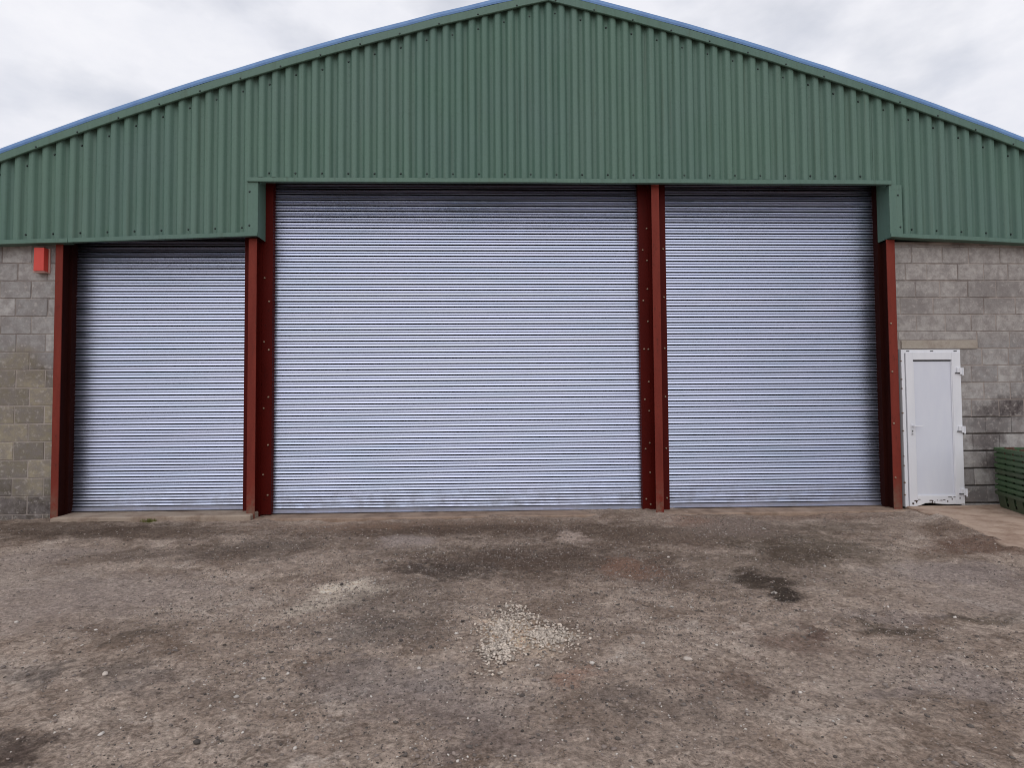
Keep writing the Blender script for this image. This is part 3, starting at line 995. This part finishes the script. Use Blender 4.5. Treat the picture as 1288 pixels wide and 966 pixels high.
def crate_meshes():
    rim = MB()
    rim.add(*sweep([(0.0, BH - 0.040), (0.016, BH - 0.038), (0.018, BH - 0.002), (0.014, BH + 0.004), (-0.006, BH + 0.004), (-0.006, BH - 0.040)]))
    body = MB()
    ins = lambda z: -0.030 * (1 - z / BH) - 0.002
    body.add(*sweep([(ins(0), 0.0), (ins(0.03), 0.03), (ins(0.03) - 0.004, 0.03), (ins(0) - 0.004, 0.0)]))
    # upright panels between the slots
    a = outline(ins(0.031)); b = outline(ins(0.166))
    a2 = outline(ins(0.031) - 0.004); b2 = outline(ins(0.166) - 0.004)
    n = len(a)
    for i in range(n):
        j = (i + 1) % n
        L_ = math.hypot(a[j][0] - a[i][0], a[j][1] - a[i][1])
        if L_ < 0.1:
            spans = [(0.0, 1.0)] if i % 5 != 2 else []
        else:
            k_ = max(2, round(L_ / 0.19))
            g = 0.026 / L_
            spans = [(q / k_ + (g if q else 0.0), (q + 1) / k_ - (g if q < k_ - 1 else 0.0)) for q in range(k_)]
        def P(u, v, t, z):
            return (u[0] + (v[0] - u[0]) * t, u[1] + (v[1] - u[1]) * t, z)
        for s0, s1 in spans:
            vs = [P(a[i], a[j], s0, .031), P(a[i], a[j], s1, .031), P(b[i], b[j], s1, .166), P(b[i], b[j], s0, .166),
                  P(a2[i], a2[j], s0, .031), P(a2[i], a2[j], s1, .031), P(b2[i], b2[j], s1, .166), P(b2[i], b2[j], s0, .166)]
            body.add(vs, [(0, 1, 2, 3), (7, 6, 5, 4), (1, 0, 4, 5), (2, 1, 5, 6), (3, 2, 6, 7), (0, 3, 7, 4)])
    base = MB()
    base.box(0.05, CW - 0.05, -CL + 0.05, -0.05, 0.001, 0.006)
    res = []
    for nm, mb_ in (('rim', rim), ('body', body), ('base', base)):
        me = bpy.data.meshes.new(nm); me.from_pydata(mb_.v, [], mb_.f)
        bm = bmesh.new(); bm.from_mesh(me); bmesh.ops.recalc_face_normals(bm, faces=bm.faces); bm.to_mesh(me); bm.free()
        res.append((nm, me))
    return res
CM = crate_meshes()
CMB = [(n_, me.copy()) for n_, me in CM]
for _, me in CM:
    me.materials.append(M_CRATE)
for _, me in CMB:
    me.materials.append(M_CRATE2)
ORD = ['bottom', 'second', 'third', 'fourth', 'fifth', 'sixth', 'seventh', 'eighth', 'top']
NC = 9
for k in range(NC):
    if k == 0:
        lab = 'bottom green crate of the nested stack, its slotted sides showing in full'
    elif k == NC - 1:
        lab = 'topmost green crate of the nested stack by the block wall'
    else:
        lab = 'green crate in the nested stack by the block wall, ' + ORD[k] + ' from the bottom'
    c = thing('crate', lab, 'crate', (5.735 + random.uniform(-.006, .006), 0.015 + random.uniform(-.008, .004), -0.02 + k * 0.0685), R(-19.5 + random.uniform(-.6, .6)), 'green crates nested in a stack')
    for nm, me in (CMB if k in (0, 4) else CM):
        link(nm, me, c)
# brown debris lying in the top crate
m = MB()
db = random.Random(9)
for i in range(110):
    px, py = db.uniform(0.08, 0.54), db.uniform(-0.88, -0.10)
    r_ = db.uniform(.03, .06)
    m.rod((px, py, 0.0), (db.uniform(-.15, .15), db.uniform(-.15, .15), 1), r_, db.uniform(.13, .19), 6, r_ * 0.6)
deb = m.build('debris', M_DEBRIS)
deb.location = (5.735, 0.015, -0.02 + (NC - 1) * 0.0685 + 0.03)
deb.rotation_euler = (0, 0, R(-19.5))
tag(deb, 'brown debris lying inside the topmost green crate', 'debris')

# ------------------------------------------------------------------ loose stones
def ico():
    t_ = (1 + 5 ** 0.5) / 2
    v = np.array([(-1, t_, 0), (1, t_, 0), (-1, -t_, 0), (1, -t_, 0), (0, -1, t_), (0, 1, t_), (0, -1, -t_), (0, 1, -t_), (t_, 0, -1), (t_, 0, 1), (-t_, 0, -1), (-t_, 0, 1)], float)
    v /= np.linalg.norm(v[0])
    f = np.array([(0, 11, 5), (0, 5, 1), (0, 1, 7), (0, 7, 10), (0, 10, 11), (1, 5, 9), (5, 11, 4), (11, 10, 2), (10, 7, 6), (7, 1, 8), (3, 9, 4), (3, 4, 2), (3, 2, 6), (3, 6, 8), (3, 8, 9), (4, 9, 5), (2, 4, 11), (6, 2, 10), (8, 6, 7), (9, 8, 1)])
    return v, f
IV, IF = ico()
def stones(name, x, y, r, cols, label, sink=0.25, lift=None):
    n = len(x)
    v = IV[None] * (1 + rng.uniform(-.38, .34, (n, 12, 1)))
    s = np.stack([rng.uniform(.75, 1.35, n), rng.uniform(.7, 1.1, n), rng.uniform(.4, .75, n)], -1)
    v = v * s[:, None, :] * r[:, None, None]
    a = rng.uniform(0, 2 * math.pi, n); b = rng.uniform(-.35, .35, n)
    cb, sb = np.cos(b)[:, None], np.sin(b)[:, None]
    v = np.stack([v[..., 0] * cb - v[..., 2] * sb, v[..., 1], v[..., 0] * sb + v[..., 2] * cb], -1)
    ca, sa = np.cos(a)[:, None], np.sin(a)[:, None]
    v = np.stack([v[..., 0] * ca - v[..., 1] * sa, v[..., 0] * sa + v[..., 1] * ca, v[..., 2]], -1)
    z = ground_height(x, y) + r * (0.5 - sink)
    if lift is not None:
        z = z + lift
    v = v + np.stack([x, y, z], -1)[:, None, :]
    co = v.reshape(-1, 3).astype(np.float32)
    f = (IF[None] + (np.arange(n) * 12)[:, None, None]).reshape(-1, 3).astype(np.int32)
    me = bpy.data.meshes.new(name)
    me.vertices.add(len(co)); me.vertices.foreach_set('co', co.ravel())
    me.loops.add(f.size); me.loops.foreach_set('vertex_index', f.ravel())
    me.polygons.add(len(f))
    me.polygons.foreach_set('loop_start', np.arange(0, f.size, 3, dtype=np.int32))
    me.polygons.foreach_set('loop_total', np.full(len(f), 3, dtype=np.int32))
    at = me.attributes.new('tone', 'FLOAT_COLOR', 'POINT')
    c4 = np.concatenate([np.repeat(cols, 12, 0), np.ones((n * 12, 1))], 1).astype(np.float32)
    at.data.foreach_set('color', c4.ravel())
    me.update(calc_edges=True)
    o = link(name, me, None, M_STONE)
    return tag(o, label, None, None, 'stuff')

def tones(n, dark=0.5, pale=0.12):
    u = rng.uniform(0, 1, n)
    base_ = np.array([0.255, 0.205, 0.178])[None] * rng.uniform(0.7, 1.2, (n, 1))
    base_ = np.where((u < dark)[:, None], np.array([0.09, 0.074, 0.065])[None] * rng.uniform(0.6, 1.6, (n, 1)), base_)
    base_ = np.where((u > 1 - pale)[:, None], np.array([0.48, 0.44, 0.40])[None] * rng.uniform(0.75, 1.3, (n, 1)), base_)
    return base_

N = 190000
x = rng.uniform(-7.5, 6.5, N); y = -0.25 - rng.beta(1.0, 1.0, N) * 5.4
dens = 0.25 + 0.9 * sstep(0.45, 0.75, 0.6 * vnoise(x * 1.1, y * 1.1, 21) + 0.4 * vnoise(x * 4, y * 4, 22))
for (cx, cy, rx, ry, w) in ((-1.4, -3.4, 0.7, 0.6, 0.9), (-0.7, -4.6, 1.2, 0.5, 0.6), (0.3, -3.3, 1.0, 0.6, 0.3), (-0.4, -1.6, 2.2, 0.9, 0.35), (0.2, -4.7, 0.7, 0.4, 0.4), (-1.8, -4.2, 0.7, 0.6, 0.4)):
    dens = dens + w * np.exp(-(((x - cx) / rx) ** 2 + ((y - cy) / ry) ** 2))
dens = dens * np.where((x > 2.4) | (x < -3.4), 0.45, 1.0) * np.where(x > 4.0 + 0.27 * y + 0.7, 0.1, 1.0)
dens = dens * (1 - 0.85 * np.exp(-(((x - 1.38) / 0.26) ** 2 + ((y + 2.98) / 0.34) ** 2)))
keep = rng.uniform(0, 1.5, N) < dens
x, y = x[keep], y[keep]
n = len(x)
r = 0.0028 + 0.0085 * rng.beta(1.0, 5.0, n)
big = rng.uniform(0, 1, n) < 0.02
r = np.where(big, rng.uniform(.009, .014, n), r)
stones('loose_gravel', x, y, r, tones(n, 0.35, 0.09), 'dark and pale grit scattered over the dirt yard')

# lumps of trodden dirt and dark hardcore in loose drifts
N = 9000
x = rng.uniform(-6.5, 3.6, N); y = rng.uniform(-5.4, -0.4, N)
d = 0.05 + 0.55 * sstep(0.52, 0.8, 0.5 * vnoise(x * 1.6, y * 1.6, 41) + 0.5 * vnoise(x * 5, y * 5, 42))
for (cx, cy, rx, ry, wt) in ((-1.48, -3.75, 0.40, 0.30, 1.0), (-1.45, -3.15, 0.45, 0.35, 0.8), (-1.1, -2.5, 0.5, 0.3, 0.8), (-0.4, -2.3, 1.2, 0.5, 0.45), (-2.9, -1.6, 0.7, 0.4, 0.4), (-0.75, -4.6, 0.5, 0.3, 0.6), (0.15, -4.75, 0.4, 0.2, 0.7), (0.4, -4.5, 0.3, 0.2, 0.4), (-2.7, -4.3, 0.5, 0.2, 0.5), (0.1, -3.2, 0.4, 0.3, 0.5)):
    d = d + wt * np.exp(-(((x - cx) / rx) ** 2 + ((y - cy) / ry) ** 2))
keep = rng.uniform(0, 1.6, N) < d
x, y = x[keep], y[keep]; n = len(x)
r = rng.uniform(.005, .013, n)
stones('loose_hardcore', x, y, r, np.array([0.165, 0.138, 0.122])[None] * rng.uniform(0.55, 1.5, (n, 1)), 'drifts of dark broken hardcore on the dirt yard', 0.35)

# pale gravel patch in the middle of the yard
N = 26000
x = rng.uniform(-1.05, -0.05, N); y = rng.uniform(-4.6, -3.3, N)
w = sstep(0.25, 0.75, 0.65 * vnoise(x * 7, y * 5, 31) + 0.35 * vnoise(x * 19, y * 15, 32))
def lobe(cx, cy, rx, ry):
    return np.exp(-(((x - cx) / rx) ** 2 + ((y - cy) / ry) ** 2) ** 1.3)
lo = lobe(-0.63, -3.72, 0.155, 0.26) + 0.85 * lobe(-0.42, -3.98, 0.14, 0.16) + 0.8 * lobe(-0.71, -4.13, 0.10, 0.14) + 0.25 * lobe(-0.78, -4.38, 0.07, 0.06) + 0.10 * lobe(-0.16, -3.98, 0.10, 0.10) + 0.035 * lobe(-0.55, -3.9, 0.4, 0.5)
keep = rng.uniform(0, 1, N) < np.minimum(lo ** 1.3, 1.0) * (0.2 + 0.80 * w)
x, y = x[keep], y[keep]; n = len(x)
r = rng.uniform(.0042, .0105, n)
cols = np.array([0.50, 0.43, 0.365])[None] * rng.uniform(0.5, 1.4, (n, 1))
stones('pale_gravel_patch', x, y, r, cols, 'patch of pale gravel spread in the middle of the yard', 0.2, rng.uniform(0, .008, n))

# single stones one can pick out
def stone(xx, yy, rr, label, group=None, tone=(0.46, 0.40, 0.35), flat=0.55):
    bm = bmesh.new()
    bmesh.ops.create_icosphere(bm, subdivisions=2, radius=rr)
    sd_ = Vector((xx * 7, yy * 5, rr * 300))
    from mathutils import noise as mn
    for v in bm.verts:
        k_ = 1 + 0.45 * mn.noise(v.co / rr * 0.9 + sd_)
        v.co = Vector((v.co.x * k_ * 1.25, v.co.y * k_ * 0.85, v.co.z * k_ * flat))
    me = bpy.data.meshes.new('stone'); bm.to_mesh(me); bm.free()
    at = me.attributes.new('tone', 'FLOAT_COLOR', 'POINT')
    at.data.foreach_set('color', np.tile(np.array(tone + (1.0,), np.float32), len(me.vertices)))
    me.materials.append(M_STONE)
    o = link('stone', me)
    o.location = (xx, yy, float(ground_height(np.array([xx]), np.array([yy]))[0]) + rr * flat * 0.45)
    o.rotation_euler = (0, 0, random.uniform(0, 6))
    return tag(o, label, 'stone', group)
stone(0.303, -4.323, 0.021, 'largest pale loose stone, right of the pale gravel patch')
stone(0.652, -4.31, 0.019, 'brown loose stone to the right of the largest pale stone', None, (0.26, 0.20, 0.165))
stone(-0.64, -3.41, 0.019, 'flat pale stone at the far edge of the pale gravel patch', None, (0.44, 0.39, 0.34), 0.4)
stone(1.30, -3.22, 0.018, 'pale stone lying in the dark oil stain', None, (0.42, 0.38, 0.34))
stone(-2.71, -4.37, 0.016, 'pale stone beside the dark patch at the left of the yard')

# small weed at the left sill
m = MB()
m.rod((0, 0, -0.01), (0, 0, 1), 0.09, 0.012, 9, 0.03)
wr = random.Random(2)
for i in range(70):
    a = wr.uniform(0, 6.28); d = abs(wr.gauss(0, 0.05))
    bx, by = d * 1.6 * math.cos(a), d * 0.5 * math.sin(a)
    h = wr.uniform(.015, .045); lx, ly = wr.uniform(-.03, .03), wr.uniform(-.03, .02)
    w_ = 0.005
    m.add([(bx - w_, by, 0), (bx + w_, by, 0), (bx + lx + w_ * .4, by + ly, h), (bx + lx - w_ * .4, by + ly, h), (bx, by + .004, 0), (bx + lx, by + ly + .003, h)],
          [(0, 1, 2, 3), (1, 4, 5, 2), (4, 0, 3, 5), (3, 2, 5)])
wd = m.build('weed_tuft', M_WEED)
wd.location = (-4.906, -0.10, float(ground_height(np.array([-4.906]), np.array([-0.10]))[0]) + 0.002)
tag(wd, 'small yellowish green weed growing against the left concrete sill', 'weed')
